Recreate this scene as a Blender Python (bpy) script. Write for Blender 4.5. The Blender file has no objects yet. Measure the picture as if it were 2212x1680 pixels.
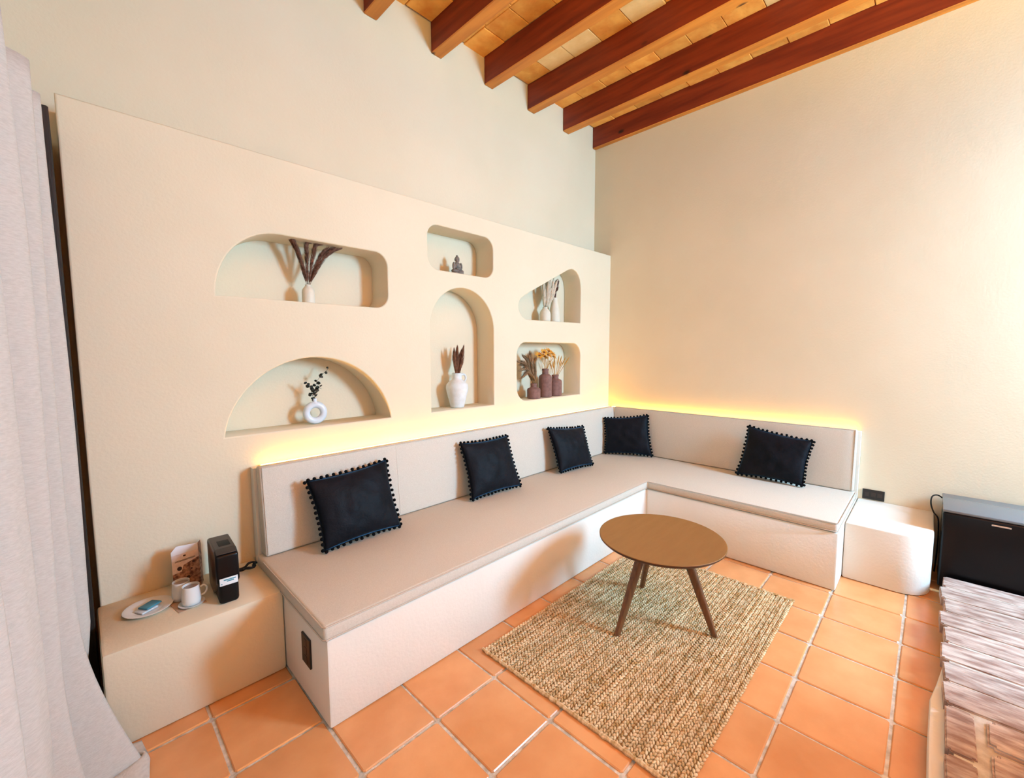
import bpy, bmesh, math, random
from mathutils import Vector, Matrix
random.seed(7)
R = math.radians
SC = bpy.context.scene
COL = SC.collection

# ------------------------------------------------------------------ camera
CAM = dict(x=-4.353, y=-2.692, z=1.569, yaw=44.476, pitch=-4.899, roll=-0.211, f=925.8)
cd = bpy.data.cameras.new('camera'); cam = bpy.data.objects.new('camera', cd); COL.objects.link(cam)
cd.sensor_fit = 'HORIZONTAL'; cd.sensor_width = 36.0; cd.lens = CAM['f'] / 2212 * 36.0
cd.clip_start = 0.02
_y, _p, _r = R(CAM['yaw']), R(CAM['pitch']), R(CAM['roll'])
fw = Vector((math.cos(_y)*math.cos(_p), math.sin(_y)*math.cos(_p), math.sin(_p)))
rt = Vector((math.sin(_y), -math.cos(_y), 0)); up = rt.cross(fw)
r2 = rt*math.cos(_r) + up*math.sin(_r); u2 = -rt*math.sin(_r) + up*math.cos(_r)
m = Matrix((r2, u2, -fw)).transposed().to_4x4(); m.translation = (CAM['x'], CAM['y'], CAM['z'])
cam.matrix_world = m
SC.camera = cam

# ------------------------------------------------------------------ light
SC.view_settings.view_transform = 'Standard'; SC.view_settings.look = 'None'
SC.view_settings.gamma = 1.0; SC.view_settings.use_curve_mapping = False
SC.view_settings.exposure = -0.12
wd = bpy.data.worlds.new('sky'); SC.world = wd; wd.use_nodes = True
wd.node_tree.nodes['Background'].inputs[0].default_value = (0.62, 0.80, 1.0, 1)
wd.node_tree.nodes['Background'].inputs[1].default_value = 1.0

def area(name, loc, target, sx, sy, power, col, spread=180):
    l = bpy.data.lights.new(name, 'AREA'); l.shape = 'RECTANGLE'; l.size = sx; l.size_y = sy
    l.energy = power; l.color = col; l.spread = R(spread)
    o = bpy.data.objects.new(name, l); COL.objects.link(o); o.location = loc
    o.rotation_euler = (Vector(target) - Vector(loc)).to_track_quat('-Z', 'Y').to_euler()
    return o
# daylight in the window of the wall opposite the niches, and in the big window beside the curtain
area('daylight_front_window', (-0.74, -5.30, 2.35), (-2.7, 0, 0.8), 0.74, 1.40, 358, (0.36, 0.695, 1.0))
area('daylight_left_window', (-4.66, -2.75, 1.55), (0, -2.75, 1.55), 1.5, 1.9, 10, (0.90, 1.0, 0.98))
# warm fill added behind the camera: unseen uplights, no real fixtures, onto the brick ceiling
area('fill_uplight_left', (-3.6, -4.6, 2.4), (-3.3, -4.0, 4.1), 0.8, 0.8, 108, (1.0, 0.70, 0.15), 110)
area('fill_uplight_right', (-2.2, -5.0, 2.4), (-2.0, -4.3, 4.1), 0.8, 0.8, 108, (1.0, 0.70, 0.15), 110)

# ------------------------------------------------------------------ materials
def new_mat(name):
    mt = bpy.data.materials.new(name); mt.use_nodes = True
    return mt, mt.node_tree, mt.node_tree.nodes['Principled BSDF']
def mat(name, c1, c2=None, rough=0.7, scale=6.0, bump=0.0, bscale=40.0, metal=0.0, spec=0.5, rand=0.0,
        sheen=0.0, sheen_tint=(1, 1, 1), stretch=(1, 1, 1), coat=0.0, contrast=(0.35, 0.65), trans=0.0, bump2=0.0, bscale2=4.0, coords='Object', emit=None):
    mt, nt, b = new_mat(name); N = nt.nodes; L = nt.links
    b.inputs['Roughness'].default_value = rough; b.inputs['Metallic'].default_value = metal
    b.inputs['Specular IOR Level'].default_value = spec
    b.inputs['Coat Weight'].default_value = coat
    if sheen:
        b.inputs['Sheen Weight'].default_value = sheen; b.inputs['Sheen Tint'].default_value = (*sheen_tint, 1)
        b.inputs['Sheen Roughness'].default_value = 0.35
    tc = N.new('ShaderNodeTexCoord'); mp = N.new('ShaderNodeMapping'); mp.inputs['Scale'].default_value = stretch
    if coords == 'World':
        g = N.new('ShaderNodeNewGeometry'); L.new(g.outputs['Position'], mp.inputs['Vector'])
    else:
        L.new(tc.outputs[coords], mp.inputs['Vector'])
    col = None
    if c2 is not None:
        n = N.new('ShaderNodeTexNoise'); n.inputs['Scale'].default_value = scale; n.inputs['Detail'].default_value = 6
        L.new(mp.outputs[0], n.inputs['Vector'])
        cr = N.new('ShaderNodeValToRGB'); cr.color_ramp.elements[0].position = contrast[0]; cr.color_ramp.elements[1].position = contrast[1]
        cr.color_ramp.elements[0].color = (*c1, 1); cr.color_ramp.elements[1].color = (*c2, 1)
        L.new(n.outputs[0], cr.inputs[0]); col = cr.outputs[0]
    else:
        rgb = N.new('ShaderNodeRGB'); rgb.outputs[0].default_value = (*c1, 1); col = rgb.outputs[0]
    if rand:
        oi = N.new('ShaderNodeObjectInfo'); mr = N.new('ShaderNodeMapRange')
        mr.inputs[3].default_value = 1 - rand; mr.inputs[4].default_value = 1 + rand
        L.new(oi.outputs['Random'], mr.inputs[0])
        hs = N.new('ShaderNodeHueSaturation'); L.new(mr.outputs[0], hs.inputs['Value']); L.new(col, hs.inputs['Color']); col = hs.outputs[0]
    L.new(col, b.inputs['Base Color'])
    last = None
    for bp_, bs_ in ((bump, bscale), (bump2, bscale2)):
        if bp_:
            n = N.new('ShaderNodeTexNoise'); n.inputs['Scale'].default_value = bs_; n.inputs['Detail'].default_value = 5
            L.new(mp.outputs[0], n.inputs['Vector'])
            bn = N.new('ShaderNodeBump'); bn.inputs['Strength'].default_value = bp_; bn.inputs['Distance'].default_value = 0.01
            L.new(n.outputs[0], bn.inputs['Height'])
            if last: L.new(last.outputs[0], bn.inputs['Normal'])
            last = bn
    if last: L.new(last.outputs[0], b.inputs['Normal'])
    if trans:
        t = N.new('ShaderNodeBsdfTranslucent'); L.new(col, t.inputs[0]); mx = N.new('ShaderNodeMixShader'); mx.inputs[0].default_value = trans
        L.new(b.outputs[0], mx.inputs[1]); L.new(t.outputs[0], mx.inputs[2]); L.new(mx.outputs[0], N['Material Output'].inputs[0])
    if emit:
        b.inputs['Emission Color'].default_value = (*emit[0], 1); b.inputs['Emission Strength'].default_value = emit[1]
    return mt

M = {}
M['plaster'] = mat('cream_plaster', (0.755, 0.650, 0.475), (0.79, 0.685, 0.51), 0.85, 1.3, 0.10, 70, bump2=0.20, bscale2=5, coords='World', spec=0.25)
M['plaster_white'] = mat('white_plaster', (0.80, 0.75, 0.67), (0.84, 0.79, 0.71), 0.8, 2.0, 0.12, 60, bump2=0.25, bscale2=6, coords='World', spec=0.3)
M['grout'] = mat('pale_grout', (0.50, 0.44, 0.36), (0.76, 0.70, 0.61), 0.9, 30, 0.5, 90, coords='World')
M['tile'] = mat('terracotta_tile', (0.69, 0.30, 0.110), (0.79, 0.39, 0.165), 0.25, 3.5, 0.08, 30, coords='World', rand=0.08, spec=0.5, bump2=0.06, bscale2=5)
M['ceil_brick'] = mat('ceiling_brick', (0.74, 0.26, 0.035), (0.90, 0.42, 0.08), 0.8, 7, 0.3, 40, coords='World', rand=0.18)
M['ceil_brick_pale'] = mat('pale_ceiling_brick', (0.74, 0.46, 0.18), (0.82, 0.56, 0.26), 0.8, 7, 0.3, 40, coords='World', rand=0.08)
M['mortar'] = mat('lime_mortar', (0.40, 0.22, 0.10), (0.55, 0.32, 0.16), 0.9, 20, 0.4, 60, coords='World')
M['fabric'] = mat('beige_linen', (0.64, 0.57, 0.48), (0.70, 0.63, 0.54), 0.92, 180, 0.25, 420, coords='World', spec=0.15, bump2=0.25, bscale2=7)
M['piping'] = mat('beige_piping', (0.58, 0.48, 0.39), None, 0.9, spec=0.15)
M['velvet'] = mat('black_velvet', (0.004, 0.004, 0.006), (0.007, 0.007, 0.011), 0.55, 9, 0.15, 120, sheen=0.42, sheen_tint=(0.16, 0.45, 0.80), spec=0.12, bump2=0.9, bscale2=11)
M['pompom'] = mat('black_pompom', (0.004, 0.004, 0.005), None, 0.9, spec=0.1, bump=0.4, bscale=300)
M['jute'] = mat('jute', (0.53, 0.31, 0.115), (0.94, 0.715, 0.45), 0.9, 24, 0.5, 260, coords='World', spec=0.1, contrast=(0.33, 0.62), rand=.10, stretch=(1, 3, 1))
M['jute_dark'] = mat('jute_backing', (0.22, 0.13, 0.05), (0.34, 0.20, 0.08), 0.95, 60, coords='World')
M['table'] = mat('tabletop_brown', (0.275, 0.130, 0.036), (0.30, 0.145, 0.042), 0.55, 5, 0.03, 200, spec=0.35, stretch=(1, 6, 1))
M['walnut'] = mat('walnut', (0.115, 0.042, 0.014), (0.20, 0.078, 0.026), 0.45, 14, 0.08, 60, stretch=(6, 6, 0.7))
M['edge'] = mat('table_edge', (0.085, 0.032, 0.014), None, 0.5)
M['ceramic'] = mat('white_ceramic', (0.80, 0.80, 0.78), None, 0.22, spec=0.5)
M['stone_white'] = mat('matt_white_ceramic', (0.78, 0.79, 0.79), (0.70, 0.70, 0.68), 0.6, 25, 0.1, 120)
M['blue_white'] = mat('bluish_white_ceramic', (0.66, 0.73, 0.80), (0.72, 0.78, 0.84), 0.3, 12)
M['cream_vase'] = mat('cream_ceramic', (0.72, 0.66, 0.53), (0.76, 0.70, 0.58), 0.55, 20, 0.08, 90)
M['clay_pink'] = mat('rosy_clay', (0.20, 0.095, 0.075), (0.27, 0.135, 0.11), 0.8, 30, 0.2, 120)
M['buddha'] = mat('grey_stone', (0.10, 0.085, 0.07), (0.26, 0.22, 0.19), 0.7, 45, 0.3, 90)
M['reed'] = mat('brown_reed', (0.10, 0.038, 0.022), (0.26, 0.12, 0.075), 0.9, 40, rand=0.15)
M['reed_red'] = mat('rust_reed', (0.15, 0.055, 0.028), (0.27, 0.115, 0.06), 0.9, 40, rand=0.15)
M['pampas'] = mat('ivory_pampas', (0.78, 0.66, 0.50), (0.86, 0.76, 0.62), 0.9, 40, rand=0.05)
M['tan_grass'] = mat('tan_grass', (0.30, 0.17, 0.085), (0.45, 0.28, 0.15), 0.9, 40, rand=0.15)
M['gold_stem'] = mat('golden_straw', (0.45, 0.20, 0.03), (0.62, 0.33, 0.07), 0.8, 40, rand=0.15)
M['gold_petal'] = mat('golden_petal', (0.62, 0.24, 0.02), (0.80, 0.42, 0.06), 0.8, 40, rand=0.15)
M['dark_seed'] = mat('dark_seed', (0.16, 0.05, 0.015), None, 0.9)
M['maroon'] = mat('maroon_flower', (0.05, 0.016, 0.012), (0.13, 0.04, 0.03), 0.9, 60)
M['euc'] = mat('dark_eucalyptus', (0.010, 0.012, 0.008), (0.022, 0.024, 0.016), 0.5, 40)
M['black_plastic'] = mat('black_plastic', (0.004, 0.004, 0.005), None, 0.28, spec=0.25)
M['black_matt'] = mat('matt_black_plastic', (0.006, 0.005, 0.005), None, 0.5, spec=0.2)
M['grey_plastic'] = mat('dark_grey_plastic', (0.035, 0.027, 0.024), None, 0.45)
M['outlet'] = mat('dark_outlet', (0.014, 0.008, 0.005), None, 0.4)
M['outlet2'] = mat('outlet_insert', (0.03, 0.018, 0.012), None, 0.45)
M['fridge'] = mat('fridge_black', (0.004, 0.003, 0.004), None, 0.30, spec=0.25)
M['fridge_top_reflect'] = mat('fridge_top_reflect', (0.16, 0.17, 0.185), None, 0.25, spec=0.6)  # grey lightened: reflection of the bright wall is painted into the colour
M['chrome'] = mat('brushed_metal', (0.7, 0.66, 0.6), None, 0.3, metal=0.9)
M['label_white'] = mat('white_label', (0.85, 0.88, 0.90), None, 0.5)
M['ink_teal'] = mat('teal_print', (0.05, 0.28, 0.38), None, 0.6)
M['ink_dark'] = mat('dark_print', (0.05, 0.025, 0.02), None, 0.7)
M['card_white'] = mat('white_card', (0.80, 0.78, 0.80), None, 0.6)
M['card_photo'] = mat('printed_photo', (0.13, 0.05, 0.028), (0.52, 0.29, 0.19), 0.6, 55, contrast=(0.4, 0.6))
M['card_pink'] = mat('pinkish_print', (0.70, 0.58, 0.55), (0.78, 0.68, 0.66), 0.6, 60)
M['paper_brown'] = mat('brown_paper_napkin', (0.52, 0.34, 0.23), (0.60, 0.42, 0.30), 0.8, 30)
M['teal'] = mat('teal_packet', (0.035, 0.20, 0.29), (0.06, 0.28, 0.38), 0.35, 20)
M['sachet'] = mat('clear_sachet', (0.62, 0.68, 0.72), None, 0.25)
M['coffee'] = mat('cup_inside', (0.30, 0.25, 0.22), None, 0.5)
M['curtain'] = mat('grey_linen_curtain', (0.64, 0.595, 0.54), (0.72, 0.675, 0.62), 0.9, 60, 0.35, 160, stretch=(1, 1, 5), spec=0.1, trans=0.10)
M['dark_wood'] = mat('dark_brown_wood', (0.010, 0.006, 0.004), (0.020, 0.011, 0.007), 0.6, 8, 0.2, 30, stretch=(8, 8, 1))
M['led'] = mat('led_strip', (1.0, 0.75, 0.3), None, 0.5, emit=((1.0, 0.50, 0.06), 32.0))
M['led_base'] = mat('led_channel', (0.7, 0.6, 0.45), None, 0.6)
M['old_brick'] = mat('worn_brick', (0.30, 0.175, 0.135), (0.62, 0.49, 0.42), 0.75, 9, 0.5, 45, coords='World', rand=0.12, stretch=(4, 1, 1), bump2=0.5, bscale2=14)
M['old_mortar'] = mat('worn_mortar', (0.50, 0.42, 0.34), (0.70, 0.64, 0.56), 0.9, 18, 0.5, 50, coords='World')
M['frame_wood'] = mat('window_frame_wood', (0.10, 0.045, 0.02), (0.15, 0.07, 0.03), 0.5, 10)

def beam_mat(nm='red_brown_beam', ca=(0.17, 0.016, 0.004, 1), cb=(0.28, 0.036, 0.008, 1)):
    mt, nt, b = new_mat(nm); N = nt.nodes; L = nt.links
    b.inputs['Roughness'].default_value = 0.55
    g = N.new('ShaderNodeNewGeometry'); mp = N.new('ShaderNodeMapping'); mp.inputs['Scale'].default_value = (9, 0.8, 9)
    L.new(g.outputs['Position'], mp.inputs[0])
    n = N.new('ShaderNodeTexNoise'); n.inputs['Scale'].default_value = 2.2; n.inputs['Detail'].default_value = 8; L.new(mp.outputs[0], n.inputs['Vector'])
    cr = N.new('ShaderNodeValToRGB'); cr.color_ramp.elements[0].position = .35; cr.color_ramp.elements[1].position = .65
    cr.color_ramp.elements[0].color = ca; cr.color_ramp.elements[1].color = cb
    L.new(n.outputs[0], cr.inputs[0])
    # knots: small dark ovals
    mp2 = N.new('ShaderNodeMapping'); mp2.inputs['Scale'].default_value = (5.5, 2.6, 5.5); L.new(g.outputs['Position'], mp2.inputs[0])
    v = N.new('ShaderNodeTexVoronoi'); v.inputs['Scale'].default_value = 1.0; L.new(mp2.outputs[0], v.inputs['Vector'])
    cr2 = N.new('ShaderNodeValToRGB'); cr2.color_ramp.elements[0].position = .07; cr2.color_ramp.elements[1].position = .13
    cr2.color_ramp.elements[0].color = (1, 1, 1, 1); cr2.color_ramp.elements[1].color = (0, 0, 0, 1)
    L.new(v.outputs['Distance'], cr2.inputs[0])
    mx = N.new('ShaderNodeMix'); mx.data_type = 'RGBA'; L.new(cr2.outputs[0], mx.inputs[0]); L.new(cr.outputs[0], mx.inputs[6])
    mx.inputs[7].default_value = (0.025, 0.006, 0.003, 1); L.new(mx.outputs[2], b.inputs['Base Color'])
    bn = N.new('ShaderNodeBump'); bn.inputs['Strength'].default_value = .2; bn.inputs['Distance'].default_value = .01
    L.new(n.outputs[0], bn.inputs['Height']); L.new(bn.outputs[0], b.inputs['Normal'])
    return mt
M['beam'] = beam_mat()
M['beam_under'] = beam_mat('honey_lit_beam_underside', (0.50, 0.155, 0.016, 1), (0.66, 0.235, 0.028, 1))  # honey wood, with warm bounce from the floor painted into the undersides

# ------------------------------------------------------------------ mesh helpers
class MB:
    def __init__(s): s.v = []; s.f = []; s.sm = []
    def add(s, vs, fs, smooth=False):
        o = len(s.v); s.v += [tuple(v) for v in vs]; s.f += [tuple(i + o for i in f) for f in fs]; s.sm += [smooth]*len(fs); return s
    def box(s, x0, x1, y0, y1, z0, z1):
        vs = [(x, y, z) for z in (z0, z1) for y in (y0, y1) for x in (x0, x1)]
        return s.add(vs, [(0, 2, 3, 1), (4, 5, 7, 6), (0, 1, 5, 4), (2, 6, 7, 3), (0, 4, 6, 2), (1, 3, 7, 5)])
    def bm(s, b, smooth=False):
        b.verts.ensure_lookup_table(); b.verts.index_update()
        s.add([v.co[:] for v in b.verts], [[v.index for v in f.verts] for f in b.faces], smooth); b.free(); return s
    def bbox(s, x0, x1, y0, y1, z0, z1, bev=0.01, seg=2, smooth=True):
        b = bmesh.new(); bmesh.ops.create_cube(b, size=1)
        for v in b.verts: v.co = ((x0+x1)/2+v.co.x*(x1-x0), (y0+y1)/2+v.co.y*(y1-y0), (z0+z1)/2+v.co.z*(z1-z0))
        bmesh.ops.bevel(b, geom=b.edges[:], offset=bev, segments=seg, profile=0.5, affect='EDGES')
        return s.bm(b, smooth)
    def prism(s, poly, z0, z1, bev=0.0, seg=2, smooth=True):
        """polygon in XY extruded in z"""
        b = bmesh.new(); lo = [b.verts.new((x, y, z0)) for x, y in poly]; f = b.faces.new(lo)
        r = bmesh.ops.extrude_face_region(b, geom=[f])
        for v in [g for g in r['geom'] if isinstance(g, bmesh.types.BMVert)]: v.co.z = z1
        bmesh.ops.recalc_face_normals(b, faces=b.faces[:])
        if bev:
            ed = [e for e in b.edges if e.calc_face_angle(0) > R(35)]
            bmesh.ops.bevel(b, geom=ed, offset=bev, segments=seg, profile=0.5, affect='EDGES')
        return s.bm(b, smooth)
    def lathe(s, c, prof, n=24, smooth=True, sx=1.0):
        vs = []; fs = []
        for r, z in prof:
            for k in range(n):
                a = 2*math.pi*k/n; vs.append((c[0]+r*math.cos(a)*sx, c[1]+r*math.sin(a), c[2]+z))
        for i in range(len(prof)-1):
            for k in range(n):
                a = i*n+k; b_ = i*n+(k+1) % n; fs.append((a, b_, b_+n, a+n))
        fs.append(tuple(range(n-1, -1, -1))); fs.append(tuple(range((len(prof)-1)*n, len(prof)*n)))
        return s.add(vs, fs, smooth)
    def tube(s, pts, rad, n=8, smooth=True, closed=False):
        pts = [Vector(p) for p in pts]; vs = []; fs = []; N_ = len(pts)
        if not isinstance(rad, (list, tuple)): rad = [rad]*N_
        ref = Vector((0.31, 0.2, 0.93))
        for i, p in enumerate(pts):
            if closed: d = pts[(i+1) % N_] - pts[i-1]
            else: d = pts[min(i+1, N_-1)] - pts[max(i-1, 0)]
            d.normalize(); a = d.cross(ref)
            if a.length < 1e-3: a = d.cross(Vector((1, 0, 0)))
            a.normalize(); b_ = d.cross(a)
            for k in range(n):
                t = 2*math.pi*k/n; vs.append(p + (a*math.cos(t)+b_*math.sin(t))*rad[i])
        for i in range(N_ if closed else N_-1):
            j = (i+1) % N_
            for k in range(n):
                fs.append((i*n+k, i*n+(k+1) % n, j*n+(k+1) % n, j*n+k))
        if not closed:
            fs.append(tuple(range(n-1, -1, -1))); fs.append(tuple(range((N_-1)*n, N_*n)))
        return s.add(vs, fs, smooth)
    def mesh(s, name, origin=(0, 0, 0)):
        me = bpy.data.meshes.new(name)
        me.from_pydata([(x-origin[0], y-origin[1], z-origin[2]) for x, y, z in s.v], [], s.f)
        me.polygons.foreach_set('use_smooth', s.sm)
        bm_ = bmesh.new(); bm_.from_mesh(me); bmesh.ops.recalc_face_normals(bm_, faces=bm_.faces[:]); bm_.to_mesh(me); bm_.free()
        me.update(); return me
BASE = {}
def obj(name, mb, m_, parent=None, origin=None, auto=40):
    """link one mesh object; geometry is given in world coordinates"""
    o_ = BASE.get(parent.name, Vector((0, 0, 0))) if parent else Vector(origin or (0, 0, 0))
    me = mb.mesh(name, o_) if isinstance(mb, MB) else mb
    if M.get(m_): me.materials.clear(); me.materials.append(M[m_])
    o = bpy.data.objects.new(name, me); COL.objects.link(o)
    if parent: o.parent = parent
    else: o.location = o_
    BASE[o.name] = o_
    if auto and isinstance(mb, MB) and any(mb.sm): 
        try: me.set_sharp_from_angle(angle=R(auto))
        except Exception: pass
    return o
def thing(name, label, cat, loc, group=None):
    o = bpy.data.objects.new(name, None); COL.objects.link(o); o.location = loc; o.empty_display_size = 0.05
    BASE[o.name] = Vector(loc); tag(o, label, cat, group); return o
def tag(o, label, cat=None, group=None):
    o['label'] = label
    if cat: o['category'] = cat
    if group: o['group'] = group
    return o
def inst(name, me, parent, loc, rot=(0, 0, 0), scale=(1, 1, 1)):
    """a further object sharing mesh data (loc in world coordinates)"""
    o = bpy.data.objects.new(name, me); COL.objects.link(o)
    o_ = BASE.get(parent.name, Vector((0, 0, 0))) if parent else Vector((0, 0, 0))
    o.parent = parent; o.location = Vector(loc) - o_; o.rotation_euler = rot; o.scale = scale
    BASE[o.name] = Vector(loc); return o
def struct(name, mb, m_, label=None, **k):
    o = obj(name, mb, m_, **k); o['kind'] = 'structure'
    if label: o['label'] = label
    return o
def arc(cx, cz, r, a0, a1, n, rz=None):
    rz = rz or r
    return [(cx + r*math.cos(R(a0+(a1-a0)*i/n)), cz + rz*math.sin(R(a0+(a1-a0)*i/n))) for i in range(n+1)]

# ------------------------------------------------------------------ room
XL, YF, YB, ZC = -4.64, -5.24, 0.223, 4.10
HP, LP = 2.661, -4.342           # niche partition height and left end
floor = struct('floor', MB().box(XL-.2, .2, YF-.2, YB+.2, -.15, -.007), 'grout', 'pale grey grout bed of the terracotta floor')
b = bmesh.new(); bmesh.ops.create_cube(b, size=1)
TPX, TPY = 0.3375, 0.3485
for v in b.verts: v.co = (v.co.x*(TPX-.012), v.co.y*(TPY-.013), -.010+v.co.z*.02)
bmesh.ops.bevel(b, geom=[e for e in b.edges if abs(e.verts[0].co.z-e.verts[1].co.z) > .01], offset=.008, segments=1, affect='EDGES')
bmesh.ops.bevel(b, geom=[e for e in b.edges if min(e.verts[0].co.z, e.verts[1].co.z) > -.001], offset=.004, segments=1, affect='EDGES')
tile_me = MB().bm(b).mesh('tile'); tile_me.materials.append(M['tile'])
for i in range(-1, 14):
    for j in range(-1, 15):
        cx = -0.66 + TPX*.5 - TPX*(i-1); cy = -0.562 + TPY*.5 - TPY*(j-1)
        if cx < XL-.1 or cy < YF-.1 or cx > .1: continue
        if cy > -.75 and cx > -3.6: continue                 # under the bench
        if cx > -.75 and cy > -2.1: continue
        if cy > -.3: continue
        inst('tile', tile_me, floor, (cx+random.uniform(-.002, .002), cy+random.uniform(-.002, .002), random.uniform(-.0012, .0)),
             (random.uniform(-.003, .003), random.uniform(-.003, .003), random.uniform(-.006, .006)))

struct('wall_back', MB().box(XL-.2, .2, YB, YB+.2, 0, ZC+.2), 'plaster', 'cream plaster wall rising behind the niche partition')
struct('wall_right', MB().box(0, .2, YF-.2, YB, 0, ZC+.2), 'plaster', 'tall cream plaster wall at the right')
# wall with the window that lights the room (behind the camera)
wf = MB(); wx0, wx1, wz0, wz1 = -1.18, -0.30, 1.50, 3.20
wf.box(XL, wx0, YF-.2, YF, 0, ZC+.2).box(wx1, 0, YF-.2, YF, 0, ZC+.2).box(wx0, wx1, YF-.2, YF, 0, wz0).box(wx0, wx1, YF-.2, YF, wz1, ZC+.2)
struct('wall_front', wf, 'plaster')
wl = MB(); ly0, ly1, lz1 = -3.6, -1.9, 2.55
wl.box(XL-.2, XL, YF-.2, ly0, 0, ZC+.2).box(XL-.2, XL, ly1, YB, 0, ZC+.2).box(XL-.2, XL, ly0, ly1, lz1, ZC+.2).box(XL-.2, XL, ly0, ly1, 0, .55)
struct('wall_left', wl, 'plaster')
def window_frame(name, a0, a1, z0, z1, plane, axis):
    fr = MB(); t = .05
    def bx(u0, u1, q0, q1):
        if axis == 'y': fr.box(u0, u1, plane-.14, plane-.08, q0, q1)
        else: fr.box(plane-.14, plane-.08, u0, u1, q0, q1)
    bx(a0, a0+t, z0, z1); bx(a1-t, a1, z0, z1); bx(a0+t, a1-t, z0, z0+t); bx(a0+t, a1-t, z1-t, z1)
    struct(name, fr, 'frame_wood')
window_frame('window_1', wx0, wx1, wz0, wz1, YF, 'y')
window_frame('window_2', ly0, ly1, .55, lz1, XL, 'x')

# ceiling: beams with bricks laid between
ceil = struct('ceiling', MB().box(XL-.2, .2, YF-.2, YB+.2, ZC+.012, ZC+.2), 'mortar', 'brick ceiling laid between wooden beams')
beam_x = [-.0285] + [-.558-.553*i for i in range(8)]
for i, bx_ in enumerate(beam_x):
    w = .0285 if i == 0 else .049
    o = obj('ceiling_beam', MB().bbox(bx_-w, bx_+w, YF, YB, 3.878, ZC+.010, .006, 1, False), 'beam', origin=(bx_, (YF+YB)/2, 3.878))
    nth = ['against the right wall', 'first out from the right wall', 'second out from the right wall', 'third out from the right wall', 'fourth out from the right wall', 'fifth out from the right wall', 'sixth out from the right wall', 'seventh out from the right wall', 'eighth out from the right wall'][i]
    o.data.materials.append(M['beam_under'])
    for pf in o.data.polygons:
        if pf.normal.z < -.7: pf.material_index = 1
    tag(o, 'red-brown wooden ceiling beam, ' + nth, 'beam', 'ceiling beams')
b = bmesh.new(); bmesh.ops.create_cube(b, size=1)
for v in b.verts: v.co = (v.co.x*.222, v.co.y*.268, .015+v.co.z*.03)
bmesh.ops.bevel(b, geom=[e for e in b.edges if max(e.verts[0].co.z, e.verts[1].co.z) < .001], offset=.004, segments=1, affect='EDGES')
bme = MB().bm(b).mesh('brick'); bme.materials.append(M['ceil_brick'])
bme2 = bme.copy(); bme2.materials.clear(); bme2.materials.append(M['ceil_brick_pale'])
pale = {(2, 0, 2), (2, 0, 4), (2, 0, 1), (4, 1, 5), (1, 0, 7), (3, 1, 3)}
for g in range(8):
    xr = beam_x[g] - (.0285 if g == 0 else .049); xl = beam_x[g+1] + .049
    cw = (xr-xl)/2
    for c in range(2):
        for k in range(21):
            yy = YB - .05 - .272*k + (0 if (g+c) % 2 else -.03) ; yy -= .07
            if yy < -4.6: continue
            inst('brick', bme2 if (g, c, k) in pale else bme, ceil,
                 (xr - cw*(c+.5), yy, ZC+random.uniform(-.004, .004)), (random.uniform(-.008, .008), random.uniform(-.008, .008), random.uniform(-.006, .006)), (cw/.226, 1, 1))

# niche partition
def hole_pts():
    H = []
    # upper left: quarter round on the left, rounded right corners
    H.append([(-3.815, 1.872), (-2.91, 1.872)] + arc(-2.91, 1.962, .09, -90, 0, 8)[1:] + arc(-2.91, 2.15, .09, 0, 90, 8) + arc(-3.49, 1.872, .325, 90, 180, 18, .368)[:-1])
    # lower left: round arch segment
    a0 = math.degrees(math.asin((1.117-1.042)/.501))
    H.append(arc(-3.317, 1.042, .501, a0, 180-a0, 40))
    # middle top: rounded rectangle
    x0, x1, z0, z1, r = -2.488, -1.832, 2.188, 2.515, .095
    H.append(arc(x1-r, z0+r, r, -90, 0, 8) + arc(x1-r, z1-r, r, 0, 90, 8) + arc(x0+r, z1-r, r, 90, 180, 8) + arc(x0+r, z0+r, r, 180, 270, 8))
    # middle: tall round arch
    H.append([(-2.48, 1.117), (-1.83, 1.117)] + arc(-2.155, 1.752, .325, 0, 180, 32))
    # upper right: sail shape
    H.append([(-1.375, 1.868), (-.57, 1.875), (-.567, 2.20), (-.573, 2.27), (-.587, 2.325), (-.615, 2.368), (-.65, 2.397), (-.70, 2.413), (-.74, 2.413), (-.79, 2.398),
              (-1.45, 2.083), (-1.485, 2.062), (-1.508, 2.035), (-1.522, 2.0), (-1.524, 1.965), (-1.512, 1.932), (-1.488, 1.902), (-1.45, 1.879), (-1.41, 1.869)])
    # lower right: rectangle, three rounded corners
    x0, x1, z0, z1 = -1.545, -.566, 1.119, 1.66
    H.append([(x1, z0)] + arc(x1-.13, z1-.13, .13, 0, 90, 10) + arc(x0+.12, z1-.12, .12, 90, 180, 10) + arc(x0+.13, z0+.13, .13, 180, 270, 10))
    return H
cu = bpy.data.curves.new('wall_niche', 'CURVE'); cu.dimensions = '2D'; cu.fill_mode = 'BOTH'
bev = .008
cu.extrude = .1115-bev; cu.bevel_depth = bev; cu.bevel_resolution = 2; cu.offset = -bev
def spl(pts):
    s_ = cu.splines.new('POLY'); s_.points.add(len(pts)-1); s_.use_cyclic_u = True
    for p_, q in zip(s_.points, pts): p_.co = (q[0], q[1], 0, 1)
spl([(LP, 0), (.008, 0), (.008, HP), (LP, HP)])
for h in hole_pts(): spl(h)
to = bpy.data.objects.new('tmp', cu); COL.objects.link(to); bpy.context.view_layer.update()
me = bpy.data.meshes.new_from_object(to.evaluated_get(bpy.context.evaluated_depsgraph_get()))
bpy.data.objects.remove(to)
for v in me.vertices: x, y, z = v.co; v.co = (x, .1115 - z, y)
me.materials.clear(); me.materials.append(M['plaster'])
bm_ = bmesh.new(); bm_.from_mesh(me); bmesh.ops.recalc_face_normals(bm_, faces=bm_.faces[:]); bm_.to_mesh(me); bm_.free()
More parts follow.
